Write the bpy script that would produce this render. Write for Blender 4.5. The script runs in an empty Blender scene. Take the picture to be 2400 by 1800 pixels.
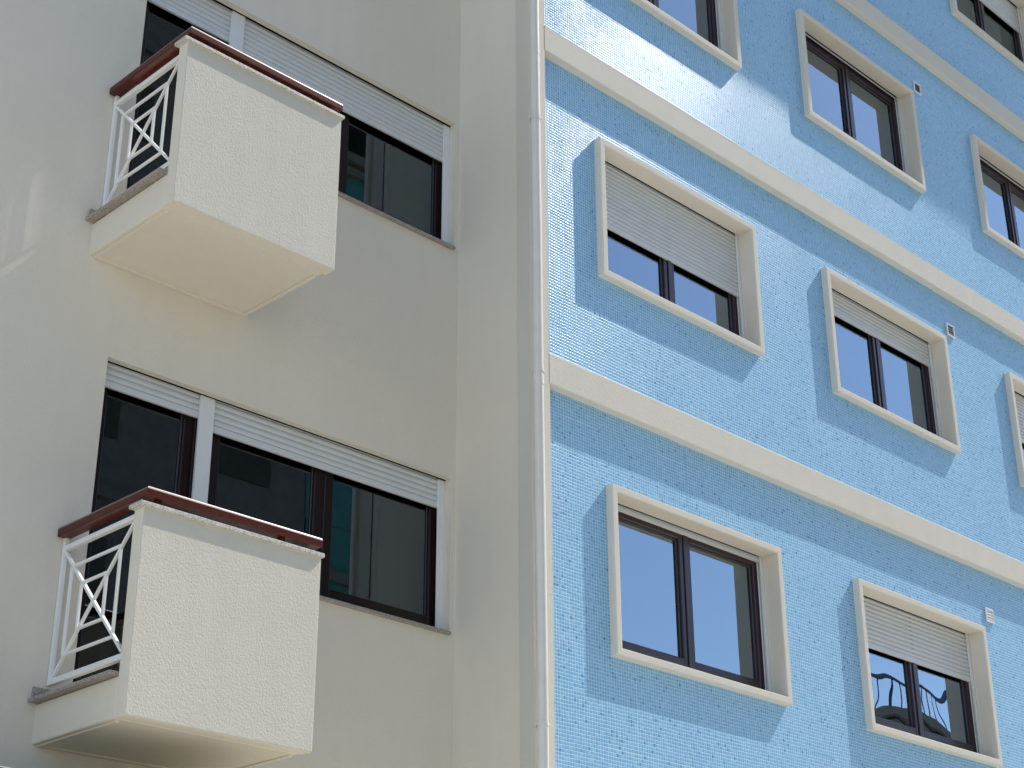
import bpy, bmesh, math, random
from mathutils import Vector, Matrix, noise

random.seed(7)
sc = bpy.context.scene
col = sc.collection

# ------------------------------------------------------------------ camera
cam_d = bpy.data.cameras.new("camera")
cam = bpy.data.objects.new("camera", cam_d)
col.objects.link(cam)
cam_d.sensor_width = 36.0
cam_d.lens = 59.30
cam_d.clip_start = 0.1
cam_d.clip_end = 2000.0
RIGHT = Vector((0.71087434, -0.70330788, -0.00396227))
UP = Vector((-0.29656432, -0.30485370, 0.90504908))
FWD = Vector((0.63773606, 0.64220110, 0.42528869))
CY = -7.58765
m = Matrix((RIGHT, UP, -FWD)).transposed().to_4x4()
m.translation = Vector((0.0, CY, 0.0))
cam.matrix_world = m
sc.camera = cam

# ------------------------------------------------------------------ light
SUN = Vector((0.2900, -0.0644, 0.3620)).normalized()      # towards the sun
SUN_EL = math.asin(SUN.z)
SUN_AZ = math.atan2(SUN.x, SUN.y)
world = bpy.data.worlds.new("World")
sc.world = world
world.use_nodes = True
wn = world.node_tree
bg = wn.nodes["Background"]
sky = wn.nodes.new("ShaderNodeTexSky")
sky.sky_type = 'NISHITA'
sky.sun_disc = False
sky.sun_elevation = SUN_EL
sky.sun_rotation = SUN_AZ
sky.air_density = 1.0
sky.dust_density = 0.3
sky.ozone_density = 1.6
wn.links.new(sky.outputs[0], bg.inputs[0])
bg.inputs[1].default_value = 0.115
sl = bpy.data.lights.new("sun", 'SUN')
sl.energy = 2.6
sl.angle = math.radians(0.53)
sl.color = (1.0, 0.955, 0.87)
sun = bpy.data.objects.new("sun", sl)
col.objects.link(sun)
sun.rotation_euler = SUN.to_track_quat('Z', 'Y').to_euler()
sun.location = (20, -10, 30)
sc.view_settings.view_transform = 'Standard'
sc.view_settings.look = 'None'
sc.view_settings.gamma = 1.0
sc.view_settings.exposure = 1.14
sc.cycles.use_denoising = True
sc.cycles.denoising_prefilter = 'ACCURATE'
sc.cycles.denoising_input_passes = 'RGB_ALBEDO_NORMAL'
sc.cycles.max_bounces = 8
sc.cycles.diffuse_bounces = 5
sc.cycles.caustics_reflective = False
sc.cycles.caustics_refractive = False
sc.cycles.sample_clamp_indirect = 6.0

# ------------------------------------------------------------------ materials
class NT:
    """small helper round a node tree"""
    def __init__(self, name):
        self.m = bpy.data.materials.new(name)
        self.m.use_nodes = True
        self.t = self.m.node_tree
        self.b = self.t.nodes["Principled BSDF"]
        self.out = self.t.nodes["Material Output"]
    def n(self, kind, **kw):
        nd = self.t.nodes.new("ShaderNode" + kind)
        for k, v in kw.items():
            if k == 'ins':
                for a, b in v.items():
                    nd.inputs[a].default_value = b
            else:
                setattr(nd, k, v)
        return nd
    def l(self, a, b):
        self.t.links.new(a, b)
    def math(self, op, a, b=None, c=None):
        nd = self.n("Math", operation=op)
        for i, v in enumerate((a, b, c)):
            if v is None:
                continue
            if isinstance(v, (int, float)):
                nd.inputs[i].default_value = v
            else:
                self.l(v, nd.inputs[i])
        return nd.outputs[0]
    def mixc(self, f, a, b):
        nd = self.n("Mix", data_type='RGBA')
        for s, v in ((0, f), (6, a), (7, b)):
            if isinstance(v, (int, float)):
                nd.inputs[s].default_value = v
            elif isinstance(v, (tuple, list)):
                nd.inputs[s].default_value = (*v, 1) if len(v) == 3 else v
            else:
                self.l(v, nd.inputs[s])
        return nd.outputs[2]
    def coord(self):
        return self.n("TexCoord").outputs["Object"]
    def noise(self, scale, detail=3.0, rough=0.55, vec=None):
        nd = self.n("TexNoise", ins={"Scale": scale, "Detail": detail, "Roughness": rough})
        self.l(vec if vec is not None else self.coord(), nd.inputs["Vector"])
        return nd.outputs["Fac"]
    def ramp(self, f, stops):
        nd = self.n("ValToRGB")
        e = nd.color_ramp.elements
        while len(e) < len(stops):
            e.new(0.5)
        for i, (p, c) in enumerate(stops):
            e[i].position = p
            e[i].color = (*c, 1) if len(c) == 3 else c
        self.l(f, nd.inputs[0])
        return nd.outputs[0]
    def base(self, v):
        if isinstance(v, tuple):
            self.b.inputs["Base Color"].default_value = (*v, 1)
        else:
            self.l(v, self.b.inputs["Base Color"])
    def set(self, **kw):
        for k, v in kw.items():
            self.b.inputs[k.replace('_', ' ')].default_value = v
    def bump(self, h, strength, dist, normal=None):
        nd = self.n("Bump", ins={"Strength": strength, "Distance": dist})
        self.l(h, nd.inputs["Height"])
        if normal is not None:
            self.l(normal, nd.inputs["Normal"])
        self.l(nd.outputs[0], self.b.inputs["Normal"])
        return nd.outputs[0]

def stucco(name, colr, fine, coarse, dist, strength=1.0, var=0.025):
    k = NT(name)
    big = k.noise(0.9, 3)
    mid = k.noise(7.0, 4)
    mp = k.n("Mapping")
    mp.inputs["Scale"].default_value = (5.0, 5.0, 0.35)
    k.l(k.coord(), mp.inputs[0])
    run = k.noise(1.6, 4, 0.6, mp.outputs[0])
    f = k.math('ADD', k.math('ADD', k.math('MULTIPLY', big, 0.35), k.math('MULTIPLY', mid, 0.25)), k.math('MULTIPLY', run, 0.4))
    lo = tuple(c * (1 - var) for c in colr)
    hi = tuple(c * (1 + var) for c in colr)
    k.base(k.ramp(f, [(0.35, lo), (0.65, hi)]))
    k.set(Roughness=0.92)
    k.b.inputs["Specular IOR Level"].default_value = 0.2
    a = k.noise(fine, 2.0, 0.6)
    b = k.noise(coarse, 3.0, 0.6)
    h = k.math('ADD', a, k.math('MULTIPLY', b, 1.4))
    k.bump(h, strength, dist)
    return k.m

CREAM = (0.700, 0.648, 0.552)
M_wall = stucco("cream_render", CREAM, 150, 55, 0.0016)
M_rough = stucco("rough_cream_render", (0.61, 0.575, 0.50), 165, 70, 0.0036, var=0.04)
M_trim = stucco("trim_render", (0.69, 0.645, 0.565), 170, 60, 0.0014)
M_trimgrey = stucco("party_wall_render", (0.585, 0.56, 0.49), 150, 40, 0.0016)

def mosaic():
    k = NT("blue_glass_mosaic")
    P = 0.333 / 13
    sep = k.n("SeparateXYZ")
    k.l(k.coord(), sep.inputs[0])
    # slight waviness of hand laid sheets
    wob = k.n("TexNoise", ins={"Scale": 3.0, "Detail": 2.0})
    k.l(k.coord(), wob.inputs["Vector"])
    ws = k.n("SeparateColor")
    k.l(wob.outputs["Color"], ws.inputs[0])
    x = k.math('ADD', sep.outputs[0], k.math('MULTIPLY', k.math('SUBTRACT', ws.outputs[0], 0.5), 0.006))
    z = k.math('ADD', sep.outputs[2], k.math('MULTIPLY', k.math('SUBTRACT', ws.outputs[1], 0.5), 0.006))
    # sheets of 13 x 13 tiles
    def sheet(v, off):
        return k.math('FLOOR', k.math('DIVIDE', k.math('ADD', v, off), 0.333))
    sx, sz = sheet(x, -0.087), sheet(z, 0.05)
    sv = k.n("CombineXYZ")
    k.l(sx, sv.inputs[0]); k.l(sz, sv.inputs[1])
    sw = k.n("TexWhiteNoise", noise_dimensions='3D')
    k.l(sv.outputs[0], sw.inputs["Vector"])
    ss = k.n("SeparateColor"); k.l(sw.outputs["Color"], ss.inputs[0])
    # each sheet shifted a hair
    x2 = k.math('ADD', k.math('ADD', x, -0.087), k.math('MULTIPLY', k.math('SUBTRACT', ss.outputs[0], 0.5), 0.003))
    z2 = k.math('ADD', k.math('ADD', z, 0.05), k.math('MULTIPLY', k.math('SUBTRACT', ss.outputs[1], 0.5), 0.003))
    tx = k.math('DIVIDE', x2, P)
    tz = k.math('DIVIDE', z2, P)
    u = k.math('FRACT', tx)
    v = k.math('FRACT', tz)
    cv = k.n("CombineXYZ")
    k.l(k.math('FLOOR', tx), cv.inputs[0]); k.l(k.math('FLOOR', tz), cv.inputs[1])
    tw = k.n("TexWhiteNoise", noise_dimensions='3D')
    k.l(cv.outputs[0], tw.inputs["Vector"])
    ts = k.n("SeparateColor"); k.l(tw.outputs["Color"], ts.inputs[0])
    cu = k.math('MULTIPLY', k.math('SUBTRACT', u, 0.5), 2.0)
    cw = k.math('MULTIPLY', k.math('SUBTRACT', v, 0.5), 2.0)
    edge = k.math('MAXIMUM', k.math('ABSOLUTE', cu), k.math('ABSOLUTE', cw))
    gr = k.n("MapRange", interpolation_type='SMOOTHSTEP',
             ins={"From Min": 0.85, "From Max": 0.93, "To Min": 0.0, "To Max": 1.0})
    k.l(edge, gr.inputs["Value"])
    grout = gr.outputs[0]
    tile = k.ramp(tw.outputs["Value"], [(0.0, (0.09, 0.285, 0.54)), (0.025, (0.15, 0.38, 0.645)), (0.06, (0.20, 0.45, 0.71)),
                                        (0.45, (0.225, 0.48, 0.745)), (0.8, (0.245, 0.50, 0.76)), (1.0, (0.285, 0.54, 0.78))])
    big = k.noise(1.1, 3)
    tile = k.mixc(k.math('MULTIPLY', k.math('SUBTRACT', big, 0.35), 0.5), tile, (0.215, 0.48, 0.74))
    c = k.mixc(grout, tile, (0.68, 0.80, 0.84))
    k.base(c)
    # roughness: glass tile against matt grout
    k.l(k.math('ADD', 0.22, k.math('MULTIPLY', grout, 0.6)), k.b.inputs["Roughness"])
    k.b.inputs["Specular IOR Level"].default_value = 0.08
    # pillowed tile faces set at slightly different tilts
    def pill(cc):
        a = k.math('POWER', k.math('ABSOLUTE', cc), 3.4)
        return k.math('MULTIPLY', k.math('SIGN', cc), k.math('MULTIPLY', a, 0.78))
    inv = k.math('SUBTRACT', 1.0, grout)
    def tilt(cc, rnd, srnd):
        r = k.math('MULTIPLY', k.math('SUBTRACT', rnd, 0.5), 0.06)
        s = k.math('MULTIPLY', k.math('SUBTRACT', srnd, 0.5), 0.035)
        return k.math('MULTIPLY', k.math('ADD', k.math('ADD', pill(cc), r), s), inv)
    nx = tilt(cu, ts.outputs[0], ss.outputs[2])
    nz = tilt(cw, ts.outputs[1], ss.outputs[0])
    nv = k.n("CombineXYZ", ins={1: -1.0})
    k.l(nx, nv.inputs[0]); k.l(nz, nv.inputs[2])
    nn = k.n("VectorMath", operation='NORMALIZE')
    k.l(nv.outputs[0], nn.inputs[0])
    k.l(nn.outputs[0], k.b.inputs["Normal"])
    return k.m
M_tile = mosaic()

def plain(name, c, rough=0.5, spec=0.5, bump=None, var=0.0, coat=0.0):
    k = NT(name)
    if var:
        f = k.noise(6, 4)
        k.base(k.ramp(f, [(0.3, tuple(v * (1 - var) for v in c)), (0.7, tuple(min(1, v * (1 + var)) for v in c))]))
    else:
        k.base(c)
    k.set(Roughness=rough)
    k.b.inputs["Specular IOR Level"].default_value = spec
    if coat:
        k.b.inputs["Coat Weight"].default_value = coat
        k.b.inputs["Coat Roughness"].default_value = 0.08
    if bump:
        k.bump(k.noise(bump[0], 3), 1.0, bump[1])
    return k.m

M_white = plain("white_painted_metal", (0.80, 0.795, 0.77), 0.35, 0.5, (30, 0.0004), 0.02)
M_pvc = plain("grey_white_shutter", (0.60, 0.62, 0.63), 0.42, 0.4, None, 0.03)
M_guide = plain("white_guide_metal", (0.70, 0.71, 0.71), 0.4, 0.5, None, 0.02)
M_pipe = plain("white_pipe_plastic", (0.70, 0.66, 0.605), 0.35, 0.5, (4, 0.002), 0.04)
M_frame = plain("dark_red_lacquered_frame", (0.026, 0.010, 0.015), 0.28, 0.5, (25, 0.0003), 0.15)
M_frame2 = plain("black_red_lacquered_frame", (0.013, 0.0045, 0.005), 0.35, 0.3, (25, 0.0003), 0.15)
M_black = plain("painted_slot_shade", (0.012, 0.011, 0.010), 0.9, 0.1)  # black that stands in for shade in the shutter slots
M_room = plain("painted_room_darkness", (0.035, 0.036, 0.036), 0.95, 0.1, None, 0.35)  # near-black colour stands in for the darkness of unlit rooms
M_rubber = plain("window_seal", (0.10, 0.10, 0.10), 0.6, 0.3)
M_handle = plain("pale_window_handle", (0.75, 0.75, 0.75), 0.35, 0.5)
M_reflsheet = plain("beige_eave_reflection", (0.34, 0.32, 0.24), 0.9, 0.1, None, 0.06)  # beige put in for the eave's reflection in the top window
M_vent = plain("white_vent_plastic", (0.80, 0.80, 0.82), 0.4, 0.5)
M_grille = plain("dark_vent_grille", (0.05, 0.045, 0.06), 0.6, 0.3)
M_awntop = plain("awning_top_bounce", (0.42, 0.385, 0.30), 0.9, 0.1, None, 0.2)  # pale unseen awning top, added to bounce light onto the soffit
M_awn = plain("navy_awning_fabric", (0.018, 0.022, 0.055), 0.85, 0.2, (200, 0.0006), 0.1)

def wood(name, rough, spec, coat):
    k = NT(name)
    mp = k.n("Mapping")
    mp.inputs["Scale"].default_value = (6, 6, 26)
    k.l(k.coord(), mp.inputs[0])
    f = k.noise(5.0, 4, 0.6, mp.outputs[0])
    k.base(k.ramp(f, [(0.3, (0.045, 0.0078, 0.0048)), (0.7, (0.105, 0.020, 0.011))]))
    k.set(Roughness=rough)
    k.b.inputs["Specular IOR Level"].default_value = spec
    k.b.inputs["Coat Weight"].default_value = coat
    k.b.inputs["Coat Roughness"].default_value = 0.36
    return k.m
M_wood = wood("red_brown_varnished_wood", 0.30, 0.25, 0.0)
M_woodtop = wood("glossy_highlight_edge", 0.38, 1.0, 1.0)  # extra gloss put on the rail's rounded top for a bright highlight line

def granite(name, a, b, d):
    k = NT(name)
    v = k.n("TexVoronoi", ins={"Scale": 210.0})
    k.l(k.coord(), v.inputs["Vector"])
    s = k.n("SeparateColor"); k.l(v.outputs["Color"], s.inputs[0])
    f = k.noise(70, 3)
    mixf = k.math('ADD', k.math('MULTIPLY', s.outputs[0], 0.65), k.math('MULTIPLY', f, 0.35))
    k.base(k.ramp(mixf, [(0.12, d), (0.32, a), (0.75, b)]))
    k.set(Roughness=0.45)
    k.bump(f, 0.6, 0.0012)
    return k.m
M_gran = granite("pale_granite", (0.40, 0.385, 0.35), (0.66, 0.64, 0.58), (0.12, 0.11, 0.10))
M_gran2 = granite("brownish_granite", (0.26, 0.22, 0.20), (0.42, 0.38, 0.35), (0.09, 0.075, 0.07))

def glass(name, refl, tint, wave=0.0006):
    k = NT(name)
    tr = k.n("BsdfTransparent"); tr.inputs[0].default_value = (*tint, 1)
    gl = k.n("BsdfGlossy", ins={"Roughness": 0.0}); gl.inputs[0].default_value = (0.73, 0.87, 1.0, 1)
    mx = k.n("MixShader")
    fr = k.n("Fresnel", ins={"IOR": 1.5})
    k.l(k.math('ADD', k.math('MULTIPLY', fr.outputs[0], 0.9), refl), mx.inputs[0])
    bp = k.n("Bump", ins={"Strength": 1.0, "Distance": wave})
    k.l(k.noise(1.6, 1.0), bp.inputs["Height"])
    k.l(bp.outputs[0], gl.inputs["Normal"])
    k.l(tr.outputs[0], mx.inputs[1]); k.l(gl.outputs[0], mx.inputs[2])
    k.l(mx.outputs[0], k.out.inputs[0])
    return k.m
M_glass = glass("window_glass", 0.285, (0.55, 0.58, 0.57))
M_glass_b = glass("balcony_glass", 0.10, (0.50, 0.55, 0.54))
M_glass_w = glass("wavy_window_glass", 0.285, (0.55, 0.58, 0.57), 0.004)

def ground_mat():
    k = NT("pale_paving")
    br = k.n("TexBrick", ins={"Scale": 1.0, "Mortar Size": 0.006, "Brick Width": 0.6, "Row Height": 0.4})
    br.inputs["Color1"].default_value = (0.70, 0.66, 0.57, 1)
    br.inputs["Color2"].default_value = (0.62, 0.58, 0.50, 1)
    br.inputs["Mortar"].default_value = (0.36, 0.34, 0.30, 1)
    k.l(k.coord(), br.inputs["Vector"])
    k.base(br.outputs[0]); k.set(Roughness=0.9)
    return k.m
M_ground = ground_mat()
M_road = plain("limestone_setts", (0.46, 0.43, 0.37), 0.9, 0.2, (40, 0.004), 0.15)
M_teal = plain("dark_teal_facade", (0.06, 0.24, 0.21), 0.7, 0.2, None, 0.1)
M_beige = plain("grey_beige_facade", (0.20, 0.19, 0.155), 0.85, 0.2, None, 0.08)
M_brown = plain("brown_tile_facade", (0.17, 0.16, 0.135), 0.8, 0.2, None, 0.15)
M_dim = plain("dim_glazing", (0.065, 0.07, 0.075), 0.3, 0.5)
M_teal2 = plain("deep_teal_glazing", (0.05, 0.20, 0.18), 0.4, 0.4)
M_tower = plain("dark_stone_facade", (0.07, 0.070, 0.056), 0.8, 0.2, None, 0.12)
M_iron = plain("blue_iron_rail", (0.03, 0.04, 0.10), 0.5, 0.4)

# ------------------------------------------------------------------ mesh helpers
class MB:
    def __init__(self):
        self.bm = bmesh.new()
        self.mats = []
    def mi(self, mat):
        if mat not in self.mats:
            self.mats.append(mat)
        return self.mats.index(mat)
    def face(self, pts, mat):
        f = self.bm.faces.new([self.bm.verts.new(p) for p in pts])
        f.material_index = self.mi(mat)
        return f
    def box(self, x0, x1, y0, y1, z0, z1, mat, bevel=0.0, seg=1):
        v = [self.bm.verts.new((x, y, z)) for x in (x0, x1) for y in (y0, y1) for z in (z0, z1)]
        idx = [(0, 1, 3, 2), (4, 6, 7, 5), (0, 4, 5, 1), (2, 3, 7, 6), (0, 2, 6, 4), (1, 5, 7, 3)]
        fs = []
        for q in idx:
            f = self.bm.faces.new([v[i] for i in q])
            f.material_index = self.mi(mat)
            fs.append(f)
        if bevel:
            es = list({e for f in fs for e in f.edges})
            bmesh.ops.bevel(self.bm, geom=es, offset=bevel, segments=seg, profile=0.6, affect='EDGES')
        return fs
    def beam(self, a, b, w, d, mat, side=Vector((1, 0, 0)), bevel=0.0):
        """rectangular bar from a to b; d measured along `side`, w across"""
        a, b = Vector(a), Vector(b)
        t = (b - a).normalized()
        s = side.normalized()
        n = t.cross(s).normalized()
        v = []
        for p in (a, b):
            for i, j in ((-1, -1), (1, -1), (1, 1), (-1, 1)):
                v.append(self.bm.verts.new(p + n * (w / 2 * i) + s * (d / 2 * j)))
        fs = []
        for q in ((0, 1, 2, 3), (7, 6, 5, 4), (0, 4, 5, 1), (1, 5, 6, 2), (2, 6, 7, 3), (3, 7, 4, 0)):
            f = self.bm.faces.new([v[i] for i in q]); f.material_index = self.mi(mat); fs.append(f)
        if bevel:
            es = list({e for f in fs for e in f.edges})
            bmesh.ops.bevel(self.bm, geom=es, offset=bevel, segments=2, profile=0.7, affect='EDGES')
    def loft(self, rings, mat, closed=True, cap=False):
        """rings: lists of points; quads between neighbours"""
        rs = [[self.bm.verts.new(p) for p in r] for r in rings]
        n = len(rs[0])
        for a, b in zip(rs, rs[1:]):
            for i in range(n if closed else n - 1):
                j = (i + 1) % n
                f = self.bm.faces.new((a[i], a[j], b[j], b[i]))
                f.material_index = self.mi(mat)
        if cap:
            for r in (rs[0], rs[-1]):
                f = self.bm.faces.new(r); f.material_index = self.mi(mat)
    def build(self, name, parent=None, smooth=False, recalc=True):
        if recalc:
            bmesh.ops.recalc_face_normals(self.bm, faces=self.bm.faces)
        me = bpy.data.meshes.new(name)
        self.bm.to_mesh(me)
        self.bm.free()
        for mt in self.mats:
            me.materials.append(mt)
        if smooth:
            for p in me.polygons:
                p.use_smooth = True
        o = bpy.data.objects.new(name, me)
        col.objects.link(o)
        if parent is not None:
            o.parent = parent
        return o

def empty(name, loc=(0, 0, 0)):
    o = bpy.data.objects.new(name, None)
    col.objects.link(o)
    o.location = loc
    o.empty_display_size = 0.3
    return o

def tag(o, label=None, cat=None, group=None, kind=None):
    if label: o["label"] = label
    if cat: o["category"] = cat
    if group: o["group"] = group
    if kind: o["kind"] = kind
    return o

def wall_xz(mb, y, x0, x1, z0, z1, holes, mat):
    """wall sheet at depth y facing -Y with rectangular holes (x0,x1,z0,z1)"""
    xs = sorted({x0, x1, *[h[0] for h in holes], *[h[1] for h in holes]})
    zs = sorted({z0, z1, *[h[2] for h in holes], *[h[3] for h in holes]})
    for a, b in zip(xs, xs[1:]):
        for c, d in zip(zs, zs[1:]):
            mx, mz = (a + b) / 2, (c + d) / 2
            if any(h[0] < mx < h[1] and h[2] < mz < h[3] for h in holes):
                continue
            mb.face([(a, y, c), (b, y, c), (b, y, d), (a, y, d)], mat)

def wob(s, seed, amp):
    """slow hand-trowelled waviness along a plaster edge"""
    return amp * (noise.noise(Vector((s * 1.3, seed * 7.1, 0.3))) * 0.7 + noise.noise(Vector((s * 5.5, seed * 3.7, 1.9))) * 0.5)

# ------------------------------------------------------------------ ground
g = MB()
g.face([(-150, -150, -1.75), (150, -150, -1.75), (150, 150, -1.75), (-150, 150, -1.75)], M_road)
tag(g.build("street"), kind="structure")
g = MB()
g.box(-60, 60, -5.2, 0.9, -1.9, -1.6, M_ground)
tag(g.build("pavement"), kind="structure")
g = MB()
g.box(-60, 60, -16.2, -9.0, -1.9, -1.6, M_ground)
tag(g.build("far_pavement"), kind="structure")

# ------------------------------------------------------------------ shared window pieces
def shutter(x0, x1, zb, zt, y, parent, pitch=0.040, bar=0.05):
    """roller shutter curtain of curved slats from zt down to zb with a plain end bar"""
    mb = MB()
    prof = []          # (y, z) from the bottom up
    prof += [(y + 0.012, zb), (y - 0.004, zb), (y - 0.007, zb + 0.004), (y - 0.007, zb + bar - 0.006), (y - 0.001, zb + bar - 0.002)]
    z = zb + bar
    while z < zt:
        top = z + pitch
        prof += [(y + 0.005, z), (y - 0.003, z + 0.003), (y - 0.0072, z + pitch * 0.33), (y - 0.0072, z + pitch * 0.62),
                 (y - 0.003, top - 0.007), (y + 0.005, top - 0.004)]
        z = top
    for (a, b), (c, d) in zip(prof, prof[1:]):
        mb.face([(x0, a, b), (x1, a, b), (x1, c, d), (x0, c, d)], M_pvc)
    return mb.build("shutter", parent, recalc=False)

def sash(x0, x1, z0, z1, y, mb, w=0.065, d=0.045, mat=None):
    mat = mat or M_frame
    """one glazed leaf: four bevelled members"""
    mb.box(x0, x0 + w, y, y + d, z0, z1, mat, 0.006)
    mb.box(x1 - w, x1, y, y + d, z0, z1, mat, 0.006)
    mb.box(x0 + w - 0.002, x1 - w + 0.002, y + 0.002, y + d, z0, z0 + w, mat, 0.006)
    mb.box(x0 + w - 0.002, x1 - w + 0.002, y + 0.002, y + d, z1 - w, z1, mat, 0.006)
    # rubber seal round the glass
    s = 0.008
    for a in ((x0 + w, x0 + w + s, z0 + w, z1 - w), (x1 - w - s, x1 - w, z0 + w, z1 - w),
              (x0 + w + s, x1 - w - s, z0 + w, z0 + w + s), (x0 + w + s, x1 - w - s, z1 - w - s, z1 - w)):
        mb.box(a[0], a[1], y + 0.026, y + d - 0.004, a[2], a[3], M_rubber)

def pane(x0, x1, z0, z1, y, parent, mat):
    mb = MB()
    mb.face([(x0, y, z0), (x1, y, z0), (x1, y, z1), (x0, y, z1)], mat)
    return mb.build("pane", parent, recalc=False)

def handle(x, y, z, parent):
    mb = MB()
    mb.box(x - 0.014, x + 0.014, y, y + 0.012, z - 0.035, z + 0.035, M_handle, 0.004)
    mb.box(x - 0.010, x + 0.010, y + 0.012, y + 0.045, z - 0.010, z + 0.010, M_handle, 0.003)
    mb.box(x - 0.011, x + 0.011, y + 0.040, y + 0.056, z - 0.012, z + 0.115, M_handle, 0.005)
    return mb.build("handle", parent)

# ------------------------------------------------------------------ blue building
blue = empty("blue_building", (7.66, 0, -1.6))
tag(blue, "blue mosaic tiled apartment building with cream bands, right of the downpipe", "building")
blue_parts = []
def bpart(o):
    o.parent = blue
    o.matrix_parent_inverse = Matrix.Translation(-Vector(blue.location))
    return o

W, T = 2.005, 0.057            # outer width of a surround, thickness of its plaster rim
wins = [  # x0, z0, z1, shutter bottom (z), label, wavy
    (8.490, 3.257, 4.530, 4.432, "lowest window beside the downpipe, its shutter rolled nearly all the way up", 'n'),
    (11.550, 3.252, 4.530, 4.032, "lower right window with its shutter a third down, roof and railing mirrored in the glass", 'w'),
    (8.470, 6.240, 7.487, 6.826, "middle window beside the downpipe, white shutter lowered by half", 'n'),
    (11.515, 6.242, 7.490, 7.184, "middle row window with its shutter lowered by a quarter, under a dark vent", 'n'),
    (14.700, 6.245, 7.495, 6.880, "window cut by the right picture edge with its shutter half lowered", 'n'),
    (8.450, 9.140, 10.385, 10.290, "window cut by the top picture edge above the sunlit glare", 'n'),
    (11.485, 9.140, 10.385, 10.335, "upper window in shade with shutter rolled right up", 'n'),
    (14.675, 9.175, 10.400, 10.345, "upper window at the right picture edge, in shade under the third band", 'n'),
    (14.665, 12.050, 13.290, 12.850, "topmost window in the corner with the pale eave underside mirrored in the glass", 'b'),
]
mb = MB()
holes = [(w[0] + 0.03, w[0] + W - 0.03, w[1] + 0.03, w[2] - 0.03) for w in wins]
wall_xz(mb, 0.0, 7.80, 19.0, -1.6, 14.35, holes, M_tile)
o = bpart(mb.build("tiled_wall", recalc=False))

# cream corner strip and body of the block
mb = MB()
n = 120
prev = None
for i in range(n + 1):
    z = -1.6 + 15.95 * i / n
    xr = 7.852 + wob(z, 3, 0.004)
    xl = 7.664 + wob(z, 9, 0.003)
    ring = [(xl, 0.071, z), (xl, -0.062, z), (xl + 0.008, -0.070, z), (xr - 0.008, -0.070, z), (xr, -0.062, z), (xr, 0.004, z)]
    if prev:
        for a in range(5):
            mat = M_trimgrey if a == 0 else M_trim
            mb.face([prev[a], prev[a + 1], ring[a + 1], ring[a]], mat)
    prev = ring
bpart(mb.build("corner_strip", recalc=True))
mb = MB()
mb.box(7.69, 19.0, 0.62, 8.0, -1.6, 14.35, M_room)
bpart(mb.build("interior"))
mb = MB()
mb.box(7.676, 19.05, 8.0, 8.1, -1.6, 14.35, M_trim)
mb.box(7.676, 7.688, 0.076, 8.0, -1.6, 14.35, M_trim)
mb.box(19.0, 19.05, 0.0, 8.0, -1.6, 14.35, M_trim)
bpart(mb.build("rear_walls"))
# roof slab with projecting eave; overhang step added to shape its cast shadow
mb = MB()
mb.box(7.66, 13.2, -0.745, 8.2, 14.352, 14.60, M_trim)
mb.box(7.66, 13.2, -0.745, -0.002, 13.75, 14.351, M_trim)
mb.box(13.202, 19.3, -0.835, 8.2, 14.352, 14.60, M_trim)
mb.box(13.202, 19.3, -0.835, -0.002, 13.75, 14.351, M_trim)
bpart(mb.build("roof"))

# string courses
for zb, zt, sd in ((5.110, 5.352, 1), (8.002, 8.240, 2), (10.912, 11.150, 4), (2.11, 2.35, 5)):
    mb = MB()
    n = 200
    rings = []
    for i in range(n + 1):
        x = 7.843 + (19.0 - 7.843) * i / n
        a, b = wob(x, sd, 0.004), wob(x, sd + 20, 0.004)
        c = wob(x, sd + 40, 0.002)
        rings.append([(x, 0.004, zb + a), (x, -0.067 + c, zb + a), (x, -0.072 + c, zb + a + 0.005),
                      (x, -0.072 + c, zt + b - 0.008), (x, -0.064 + c, zt + b), (x, 0.004, zt + b + 0.006)])
    mb.loft(rings, M_trim, closed=False)
    bpart(mb.build("string_course"))

def surround(x0, x1, z0, z1, t, yf, yb, seed, parent_blue=True):
    """projecting plaster box round a window, rounded edges, hand made wobble"""
    def rect(off, y, jit):
        pts = []
        n = 16
        a0, a1, b0, b1 = x0 + off, x1 - off, z0 + off, z1 - off
        r = 0.0
        for i in range(n):
            s = i / n
            pts.append((a0 + (a1 - a0) * s, y, b0 + (wob(a0 + s * 2, seed, jit) if i else 0)))
        for i in range(n):
            s = i / n
            pts.append((a1 + (wob(b0 + s * 2, seed + 5, jit) if i else 0), y, b0 + (b1 - b0) * s))
        for i in range(n):
            s = i / n
            pts.append((a1 + (a0 - a1) * s, y, b1 + (wob(a1 - s * 2, seed + 9, jit) if i else 0)))
        for i in range(n):
            s = i / n
            pts.append((a0 + (wob(b1 - s * 2, seed + 13, jit) if i else 0), y, b1 + (b0 - b1) * s))
        return pts
    mb = MB()
    mb.loft([rect(0, 0.003, 0.003), rect(0, yf + 0.007, 0.003), rect(0.002, yf + 0.002, 0.003), rect(0.007, yf, 0.003),
             rect(t - 0.007, yf, 0.003), rect(t - 0.002, yf + 0.002, 0.003), rect(t, yf + 0.007, 0.002), rect(t, yb, 0.0)], M_trim)
    return mb

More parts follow.
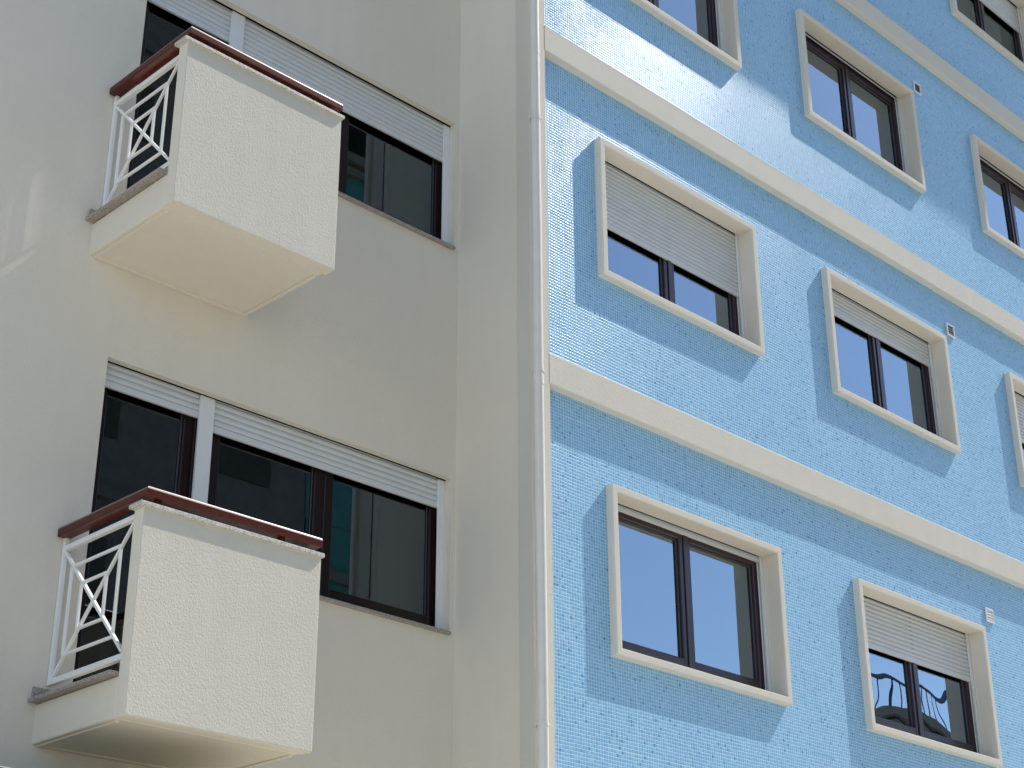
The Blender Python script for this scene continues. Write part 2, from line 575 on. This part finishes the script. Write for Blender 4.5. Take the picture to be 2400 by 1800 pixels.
for i, (x0, z0, z1, sb, lab, kind) in enumerate(wins):
    x1 = x0 + W
    so = bpart(surround(x0, x1, z0, z1, T, -0.060, 0.088, 30 + i * 17).build("window"))
    so["label"] = lab
    a0, a1, b0, b1 = x0 + T, x1 - T, z0 + T, z1 - T
    # white guides either side
    for (p, q) in ((a0 - 0.02, a0 + 0.030), (a1 - 0.030, a1 + 0.02)):
        mb = MB()
        mb.box(p, q, 0.090, 0.108, b0, b1 + 0.03, M_guide, 0.002)
        mb.box(p, q, 0.124, 0.134, b0, b1 + 0.03, M_guide, 0.002)
        mb.box(p if p < a0 else q - 0.02, p + 0.02 if p < a0 else q, 0.109, 0.1235, b0, b1 + 0.03, M_guide)
        mb.build("guide_rail", so)
    shutter(a0 + 0.012, a1 - 0.012, sb, b1 + 0.10, 0.116, so, 0.040 if kind != 'b' else 0.042)
    # black sheets stand in for the shade in the slot above the curtain
    mb = MB()
    mb.box(a0 - 0.02, a1 + 0.02, 0.092, 0.30, b1 + 0.16, b1 + 0.17, M_black)
    mb.box(a0 + 0.031, a1 - 0.031, 0.1030, 0.1045, b1 + 0.002, b1 + 0.16, M_black)
    mb.build("shutter_slot_shade", so)
    # plastered sill behind the rim
    mb = MB()
    mb.box(a0 - 0.02, a1 + 0.02, 0.0895, 0.30, b0 - 0.03, b0 + 0.002, M_trim)
    mb.box(a0 - 0.018, a1 + 0.018, 0.1375, 0.29, b0 + 0.0025, b0 + 0.045, M_frame)
    mb.build("sill", so)
    # casements
    mb = MB()
    yf = 0.140
    fx0, fx1, fz0, fz1 = a0 - 0.015, a1 + 0.015, b0 + 0.046, b1 + 0.02
    fw = 0.045
    mb.box(fx0, fx0 + fw, yf, yf + 0.06, fz0, fz1, M_frame, 0.004)
    mb.box(fx1 - fw, fx1, yf, yf + 0.06, fz0, fz1, M_frame, 0.004)
    mb.box(fx0 + fw, fx1 - fw, yf + 0.001, yf + 0.06, fz0, fz0 + fw, M_frame, 0.004)
    mb.box(fx0 + fw, fx1 - fw, yf + 0.001, yf + 0.06, fz1 - fw, fz1, M_frame, 0.004)
    xm = (fx0 + fx1) / 2 + 0.02
    s0, s1 = fx0 + fw - 0.008, fx1 - fw + 0.008
    zl, zh = fz0 + fw - 0.008, fz1 - fw + 0.008
    sash(s0, xm - 0.004, zl, zh, yf - 0.010, mb, 0.062)
    sash(xm + 0.004, s1, zl, zh, yf - 0.010, mb, 0.062)
    mb.box(xm - 0.022, xm + 0.022, yf - 0.020, yf - 0.009, zl, zh, M_frame, 0.004)
    mb.build("casement_frame", so)
    gm = {'n': M_glass, 'w': M_glass_w, 'b': M_glass_b}[kind]
    yg = yf + 0.024
    pane(s0 + 0.062, xm - 0.066, zl + 0.062, zh - 0.062, yg, so, gm)
    pane(xm + 0.066, s1 - 0.062, zl + 0.062, zh - 0.062, yg + 0.0005, so, gm)
    handle(xm - 0.045, yf + 0.036, (zl + zh) / 2 - 0.02, so)
    if kind == 'b':  # beige slats stand in for the reflected eave underside
        mb = MB()
        nb = 12
        for q in range(nb):
            za = fz0 + (fz1 - fz0) * q / nb
            zc = fz0 + (fz1 - fz0) * (q + 1) / nb
            mb.face([(fx0 + 0.05, 0.262, za), (fx1 - 0.05, 0.262, za), (fx1 - 0.05, 0.245, zc - 0.004), (fx0 + 0.05, 0.245, zc - 0.004)], M_reflsheet)
        mb.build("reflection_sheet", so, recalc=False)

# small air vents
for (x, z, kind) in ((13.656, 10.524, 'd'), (13.700, 7.632, 'l'), (13.748, 4.686, 'w')):
    mb = MB()
    h = 0.066
    for a in ((-h, h, -h, -h + 0.012), (-h, h, h - 0.012, h), (-h, -h + 0.012, -h + 0.012, h - 0.012), (h - 0.012, h, -h + 0.012, h - 0.012)):
        mb.box(x + a[0], x + a[1], -0.018, -0.002, z + a[2], z + a[3], M_vent, 0.002)
    vo = bpart(mb.build("vent"))
    vo["label"] = {'d': "small square vent with a plain dark opening", 'l': "small vent with dark louvres", 'w': "small vent with white louvres"}[kind]
    mb = MB()
    mb.face([(x - h + 0.01, -0.004, z - h + 0.01), (x + h - 0.01, -0.004, z - h + 0.01), (x + h - 0.01, -0.004, z + h - 0.01), (x - h + 0.01, -0.004, z + h - 0.01)],
            M_vent if kind == 'w' else M_grille)
    if kind != 'd':
        for q in range(4):
            zz = z - 0.042 + q * 0.028
            mb.face([(x - h + 0.012, -0.006, zz + 0.018), (x + h - 0.012, -0.006, zz + 0.018), (x + h - 0.012, -0.017, zz), (x - h + 0.012, -0.017, zz)],
                    M_vent if kind == 'w' else M_trimgrey)
    mb.build("grille", vo, recalc=False)

# ------------------------------------------------------------------ downpipe
pipe = empty("downpipe", (7.675, -0.122, -1.6))
tag(pipe, "white round downpipe running up the seam between the cream and the blue building", "downpipe")
def ppart(o):
    o.parent = pipe
    o.matrix_parent_inverse = Matrix.Translation(-Vector(pipe.location))
    return o
def tube(mb, x, y, z0, z1, r, mat, n=28, steps=1, seed=0, amp=0.0):
    rings = []
    for s in range(steps + 1):
        z = z0 + (z1 - z0) * s / steps
        dx, dy = wob(z * 0.4, seed, amp), wob(z * 0.4, seed + 3, amp)
        rings.append([(x + dx + r * math.cos(2 * math.pi * i / n), y + dy + r * math.sin(2 * math.pi * i / n), z) for i in range(n)])
    mb.loft(rings, mat)
mb = MB()
tube(mb, 7.675, -0.122, -1.6, 13.74, 0.0385, M_pipe, steps=90, seed=2, amp=0.003)
ppart(mb.build("pipe", smooth=True))
for z in (7.25, 5.13, 2.62, 9.3, 0.5):
    mb = MB()
    tube(mb, 7.675, -0.122, z - 0.012, z + 0.012, 0.0420, M_pipe)
    mb.box(7.660, 7.690, -0.082, -0.066, z - 0.010, z + 0.010, M_pipe, 0.003)
    mb.box(7.714, 7.732, -0.136, -0.112, z - 0.009, z + 0.009, M_pipe, 0.003)
    ppart(mb.build("bracket"))
for z in (7.86, 5.05, 4.19, 1.4):
    mb = MB()
    tube(mb, 7.675, -0.122, z - 0.030, z + 0.030, 0.0398, M_pipe)
    ppart(mb.build("joint_sleeve"))

# ------------------------------------------------------------------ cream building
cream = empty("cream_building", (5.2, 0.717, -1.6))
tag(cream, "cream rendered apartment building with two boxed balconies, left of the downpipe", "building")
def cpart(o):
    o.parent = cream
    o.matrix_parent_inverse = Matrix.Translation(-Vector(cream.location))
    return o
YL = 0.717
DZ = 3.045
XL, XM, XR = 4.770, 5.556, 7.625
holes = []
for k in range(2):
    d = DZ * k
    top = 4.545 + (0.0 if k == 0 else -0.007)
    holes += [(XL, XM, 2.372 + d, top + d), (XM, XR, 3.400 + d, top + d)]
mb = MB()
wall_xz(mb, YL, -4.0, 7.672, -1.6, 12.5, holes, M_wall)
for k in range(2):
    d = DZ * k
    t = 4.545 + (0.0 if k == 0 else -0.007) + d
    yb = 0.800
    mb.face([(XL, YL, 2.372 + d), (XL, yb, 2.372 + d), (XL, yb, t), (XL, YL, t)], M_wall)
    mb.face([(XR, YL, 3.40 + d), (XR, YL, t), (XR, yb, t), (XR, yb, 3.40 + d)], M_wall)
    mb.face([(XL, YL, t), (XL, 0.766, t), (XR, 0.766, t), (XR, YL, t)], M_wall)
    mb.face([(XM, YL, 2.372 + d), (XM, YL, 3.40 + d), (XM, 0.9, 3.40 + d), (XM, 0.9, 2.372 + d)], M_wall)
# side return towards the blue block
mb.face([(7.672, YL, -1.6), (7.672, 0.0735, -1.6), (7.672, 0.0735, 12.5), (7.672, YL, 12.5)], M_wall)
cpart(mb.build("wall", recalc=False))
mb = MB()
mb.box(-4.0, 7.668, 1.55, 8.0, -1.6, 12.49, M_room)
mb.box(-4.0, 7.668, YL + 0.002, 8.0, 12.492, 12.6, M_trim)
mb.box(-4.1, -4.002, YL + 0.002, 8.0, -1.6, 12.49, M_trim)
cpart(mb.build("interior"))

RX = 4.620          # plane of the side railing
def balcony(d, lab):
    # plaster body: slab and solid front parapet
    mb = MB()
    X0, X1 = 4.560, 5.775
    z0, z1 = 2.130 + d, 3.265 + d
    # slab
    mb.box(X0, 5.752, -0.100, YL + 0.02, z0, 2.352 + d, M_wall, 0.006)
    # parapet; the sunny front is rough cast
    n, mrow = 40, 40
    yf, yb = -0.190, -0.0995
    fs = mb.box(X0, X1, yf, yb, z0, z1, M_wall, 0.006, 2)
    mb.bm.faces.ensure_lookup_table()
    rough = mb.mi(M_rough)
    for f in mb.bm.faces:
        c = f.calc_center_median()
        if c.y < yf + 0.0008 or (c.y < yf + 0.007 and c.x > X1 - 0.007):
            f.material_index = rough
    # drip rim under the slab
    for a in ((X0 + 0.030, 5.742, YL - 0.040, YL - 0.001), (5.712, 5.742, -0.06, YL - 0.041), (X0 + 0.030, X0 + 0.056, -0.06, YL - 0.041)):
        mb.box(a[0], a[1], a[2], a[3], z0 - 0.009, z0 + 0.002, M_wall, 0.002)
    b = cpart(mb.build("balcony"))
    b["label"] = lab
    # granite coping
    mb = MB()
    mb.box(4.530, 5.787, -0.2095, -0.086, z1, z1 + 0.024, M_gran, 0.003)
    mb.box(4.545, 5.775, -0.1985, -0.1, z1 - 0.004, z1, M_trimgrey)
    mb.build("coping", b)
    # granite floor slab edge and skirting
    mb = MB()
    mb.box(4.505, 5.77, -0.0985, YL - 0.001, 2.353 + d, 2.375 + d, M_gran2, 0.003)
    mb.build("floor_slab", b)
    mb = MB()
    mb.box(4.525, XL - 0.003, YL - 0.020, YL - 0.001, 2.3755 + d, 2.442 + d, M_gran2, 0.002)
    mb.build("skirting", b)
    # handrail: front length, both returns
    for (nm, xa, xb, ya, yb2) in (("h", 4.565, 5.770, -0.205, -0.128), ("h", 4.565, 4.642, -0.127, 0.706), ("h", 5.693, 5.770, -0.127, 0.706)):
        pass
    mb = MB()
    zt, zb = 3.385 + d, 3.324 + d
    def rail_profile(w):
        # (across, z) rounded top section
        h = w / 2
        r = 0.020
        pts = [(-h + 0.004, zb), (-h, zb + 0.006), (-h, zt - r)]
        for q in range(1, 5):
            an = math.pi / 2 * q / 4
            pts.append((-h + r - r * math.cos(an), zt - r + r * math.sin(an)))
        pts += [(-x, z) for x, z in reversed(pts)]
        return pts
    pr = rail_profile(0.078)
    cy, xl, xr = -0.166, 4.604, 5.731
    # mitred path: wall - front left corner - front right corner - wall
    rings = []
    for (px, py, ax, ay) in ((xl, 0.706, 1, 0), (xl, cy, 1, 1), (xr, cy, -1, 1), (xr, 0.706, -1, 0)):
        ring = []
        for s, z in pr:
            ring.append((px + s * ax, py + s * ay, z))
        rings.append(ring)
    mb.loft(rings, M_wood, closed=True, cap=True)
    glossy = mb.mi(M_woodtop)
    for f in mb.bm.faces:
        if len(f.verts) == 4 and f.calc_center_median().z > zt - 0.0195:
            f.material_index = glossy
    h = mb.build("handrail", b)
    # short posts carrying the front length
    for px in (4.66, 5.50):
        mb = MB()
        mb.box(px - 0.017, px + 0.017, -0.178, -0.150, z1 + 0.024, zb + 0.002, M_wood)
        mb.build("handrail_post", b)
    # the white patterned side railings
    for X in (RX, 5.715):
        mb = MB()
        yc, zc = 0.346, 2.870 + d
        hy, hz = 0.362, 0.372
        bw, bd = 0.0205, 0.016
        sx = Vector((1, 0, 0))
        mb.beam((X, -0.099, zc + hz + 0.016), (X, 0.7095, zc + hz + 0.016), 0.030, 0.030, M_white, sx, 0.003)
        mb.beam((X, -0.099, zc - hz - 0.020), (X, 0.7095, zc - hz - 0.020), 0.034, 0.030, M_white, sx, 0.003)
        mb.beam((X, 0.699, zc - hz - 0.03), (X, 0.699, zc + hz + 0.085), 0.026, 0.024, M_white, sx, 0.003)
        mb.beam((X, -0.086, zc - hz - 0.003), (X, -0.086, zc + hz + 0.001), 0.026, 0.024, M_white, sx, 0.003)
        # diagonals
        mb.beam((X, yc + hy - 0.02, zc + hz), (X, yc - hy, zc - hz + 0.01), bw * 0.8, bd + 0.004, M_white, sx, 0.002)
        mb.beam((X + 0.0005, yc - hy, zc + hz - 0.01), (X + 0.0005, yc + hy - 0.02, zc - hz), bw * 0.8, bd, M_white, sx, 0.002)
        for f in (0.69, 0.355):
            ay, az = hy * f, hz * f
            c = [(yc + ay, zc + az), (yc - ay, zc + az), (yc - ay, zc - az), (yc + ay, zc - az)]
            for (p, q) in zip(c, c[1:] + c[:1]):
                dx = -0.001
                mb.beam((X + dx, *p), (X + dx, *q), bw * 0.8, bd - 0.002, M_white, sx, 0.002)
        mb.build("railing", b)
        # wall fixing lugs
    return b

blabs = ("lower balcony with a wide gap of light under its handrail", "upper balcony seen from below with its soffit in full view")
for k in range(2):
    d = DZ * k
    balcony(d, blabs[k])
    top = 4.545 + (0.0 if k == 0 else -0.007) + d
    # --- three-pane window to the right
    zs = 3.400 + d
    sb = 4.327 if k == 0 else 7.240
    mb = MB()
    y = 0.815
    fx0, fx1, fz0, fz1 = 5.585, 7.640, zs + 0.003, top + 0.02
    fw = 0.05
    mb.box(fx0, fx0 + fw, y, y + 0.08, fz0, fz1, M_frame2, 0.004)
    mb.box(fx1 - fw, fx1, y, y + 0.08, fz0, fz1, M_frame2, 0.004)
    mb.box(fx0 + fw, fx1 - fw, y + 0.001, y + 0.08, fz0, fz0 + 0.05, M_frame2, 0.004)
    mb.box(fx0 + fw, fx1 - fw, y + 0.001, y + 0.08, fz1 - fw, fz1, M_frame2, 0.004)
    xm = 6.560
    s0, s1, zl, zh = fx0 + fw - 0.008, fx1 - fw + 0.008, fz0 + 0.045, fz1 - fw
    sash(s0, xm + 0.012, zl, zh, y + 0.016, mb, 0.085, mat=M_frame2)
    sash(xm - 0.018 + 0.03, s1, zl, zh, y + 0.012, mb, 0.075, mat=M_frame2)
    wo = cpart(mb.build("window"))
    wo["label"] = ("wide dark sliding window right of the lower balcony", "wide dark sliding window right of the upper balcony, sky mirrored in its corner")[k]
    pane(s0 + 0.085, xm - 0.073, zl + 0.085, zh - 0.085, y + 0.044, wo, M_glass_b)
    pane(xm + 0.087, s1 - 0.075, zl + 0.075, zh - 0.075, y + 0.040, wo, M_glass_b)
    shutter(5.607, 7.572, sb, top + 0.06, 0.800, wo, 0.043, 0.048)
    mb = MB()
    mb.box(7.560, 7.6245, 0.782, 0.794, zs, top - 0.002, M_guide, 0.002)
    mb.box(7.585, 7.6245, 0.7945, 0.8145, zs, top - 0.002, M_guide)
    mb.build("guide_rail", wo)
    mb = MB()
    mb.box(XM - 0.03, 7.618, YL - 0.032, 0.86, zs - 0.022, zs, M_gran2, 0.003)
    mb.build("sill", wo)
    # --- balcony door to the left
    sb = 4.388 if k == 0 else 7.318
    mb = MB()
    fx0, fx1, fz0, fz1 = 4.740, 5.545, 2.378 + d, top + 0.02
    mb.box(fx0, fx0 + fw, y, y + 0.08, fz0, fz1, M_frame2, 0.004)
    mb.box(fx1 - fw, fx1, y, y + 0.08, fz0, fz1, M_frame2, 0.004)
    mb.box(fx0 + fw, fx1 - fw, y + 0.001, y + 0.08, fz0, fz0 + 0.05, M_frame2, 0.004)
    mb.box(fx0 + fw, fx1 - fw, y + 0.001, y + 0.08, fz1 - fw, fz1, M_frame2, 0.004)
    s0, s1, zl, zh = fx0 + fw - 0.008, fx1 - fw + 0.008, fz0 + 0.045, fz1 - fw
    sash(s0, s1, zl, zh, y + 0.012, mb, 0.080, mat=M_frame2)
    do = cpart(mb.build("balcony_door"))
    do["label"] = ("dark glazed door of the lower balcony", "dark glazed door of the upper balcony")[k]
    pane(s0 + 0.080, s1 - 0.080, zl + 0.080, zh - 0.080, y + 0.042, do, M_glass_b)
    shutter(4.775, 5.508, sb, top + 0.06, 0.800, do, 0.043, 0.048)
    mb = MB()
    mb.box(5.500, 5.610, 0.776, 0.795, (2.378 if True else 0) + d, top - 0.002, M_guide, 0.002)
    mb.box(5.512, 5.598, 0.7955, 0.814, 2.378 + d, top - 0.002, M_guide)
    mb.build("guide_post", do)
    mb = MB()
    mb.box(4.70, 7.66, 0.86, 0.98, top + 0.061, top + 0.08, M_black)
    mb.box(XL - 0.03, XR + 0.03, 0.7862, 0.7885, top + 0.0015, top + 0.07, M_black)  # black sheet painted in as the shade line over both curtains
    mb.build("shutter_slot_shade", do)
    mb = MB()
    mb.box(XL - 0.05, XM + 0.02, YL, 0.95, 2.352 + d, 2.374 + d, M_gran2)
    mb.build("threshold", do)

# ------------------------------------------------------------------ awning below the lower balcony
mb = MB()
xa, xb = 1.6, 5.65
n = 24
rings = []
for i in range(n + 1):
    x = xa + (xb - xa) * i / n
    s = 0.006 * math.sin(i * 1.7)
    w = 0.02 * math.cos(i * math.pi)
    rings.append([(x, YL - 0.004, 1.86), (x, 0.20, 1.805 + s), (x, -0.22, 1.765), (x, -0.232, 1.758), (x, -0.235, 1.55 + w),
                  (x, -0.225, 1.55 + w), (x, -0.215, 1.75), (x, 0.20, 1.795 + s), (x, YL - 0.004, 1.85)])
mb.loft(rings, M_awn, closed=True, cap=True)
top_bounce = mb.mi(M_awntop)  # pale bounce colour for the awning's upper faces
for f in mb.bm.faces:
    if all(v.co.z > 1.752 for v in f.verts) and f.normal.z * 0 == 0:
        f.material_index = top_bounce
aw = empty("awning", (4.4, YL, 1.42))
tag(aw, "navy blue fabric awning, one edge showing in the bottom left picture corner", "awning")
ao = mb.build("canopy")
ao.parent = aw
ao.matrix_parent_inverse = Matrix.Translation(-Vector(aw.location))

# ------------------------------------------------------------------ across the street (seen mirrored)
def facade_block(name, label, x0, x1, z1, mat, yf=-16.2, depth=8.0, floors=6, wmat=None, pm=None):
    root = empty(name, ((x0 + x1) / 2, yf, -1.6))
    tag(root, label, "building")
    def add(o):
        o.parent = root
        o.matrix_parent_inverse = Matrix.Translation(-Vector(root.location))
        return o
    mb = MB()
    mb.box(x0, x1, yf - depth, yf, -1.6, z1, mat)
    add(mb.build("walls"))
    mb = MB()
    mb.box(x0 - 0.15, x1 + 0.15, yf - depth - 0.2, yf + 0.25, z1 + 0.002, z1 + 0.22, wmat or M_beige)
    add(mb.build("roof"))
    fh = (z1 + 1.6) / floors
    nx = max(1, int((x1 - x0) / 3.0))
    for f in range(floors):
        zb = -1.6 + fh * f
        mb = MB()
        mb.box(x0, x1, yf + 0.002, yf + 0.12, zb + fh - 0.28, zb + fh - 0.06, wmat or M_beige)
        add(mb.build("floor_band"))
        for i in range(nx):
            cx = x0 + (x1 - x0) * (i + 0.5) / nx
            mb = MB()
            mb.box(cx - 0.8, cx + 0.8, yf + 0.003, yf + 0.03, zb + 0.9, zb + 2.2, pm or M_dim)
            w = add(mb.build("window"))
    return root, add

facade_block("brown_building", "tall brown building across the street, mirrored in the upper balcony door", 2.0, 19.45, 24.5, M_brown, floors=8, wmat=M_brown, pm=M_tower)
facade_block("teal_building", "dark teal building across the street, mirrored in the balcony windows", 19.5, 20.985, 20.6, M_teal, floors=7, pm=M_teal2)
facade_block("beige_building", "grey beige tower across the street, mirrored at the right edge of the balcony windows", 21.0, 24.6, 25.5, M_tower, floors=8, wmat=M_tower, pm=M_tower)
r, add = facade_block("low_building", "low beige building with a roof railing, mirrored in the lower right blue window", 33.0, 46.0, 10.75, M_beige, floors=3, wmat=M_brown)
mb = MB()
mb.beam((33.1, -16.3, 11.95), (45.9, -16.3, 11.95), 0.07, 0.07, M_iron, Vector((0, 1, 0)))
for i in range(27):
    x = 33.2 + i * 0.485
    mb.beam((x, -16.3, 10.9), (x, -16.3, 11.95), 0.035, 0.035, M_iron, Vector((0, 1, 0)))
add(mb.build("roof_railing"))
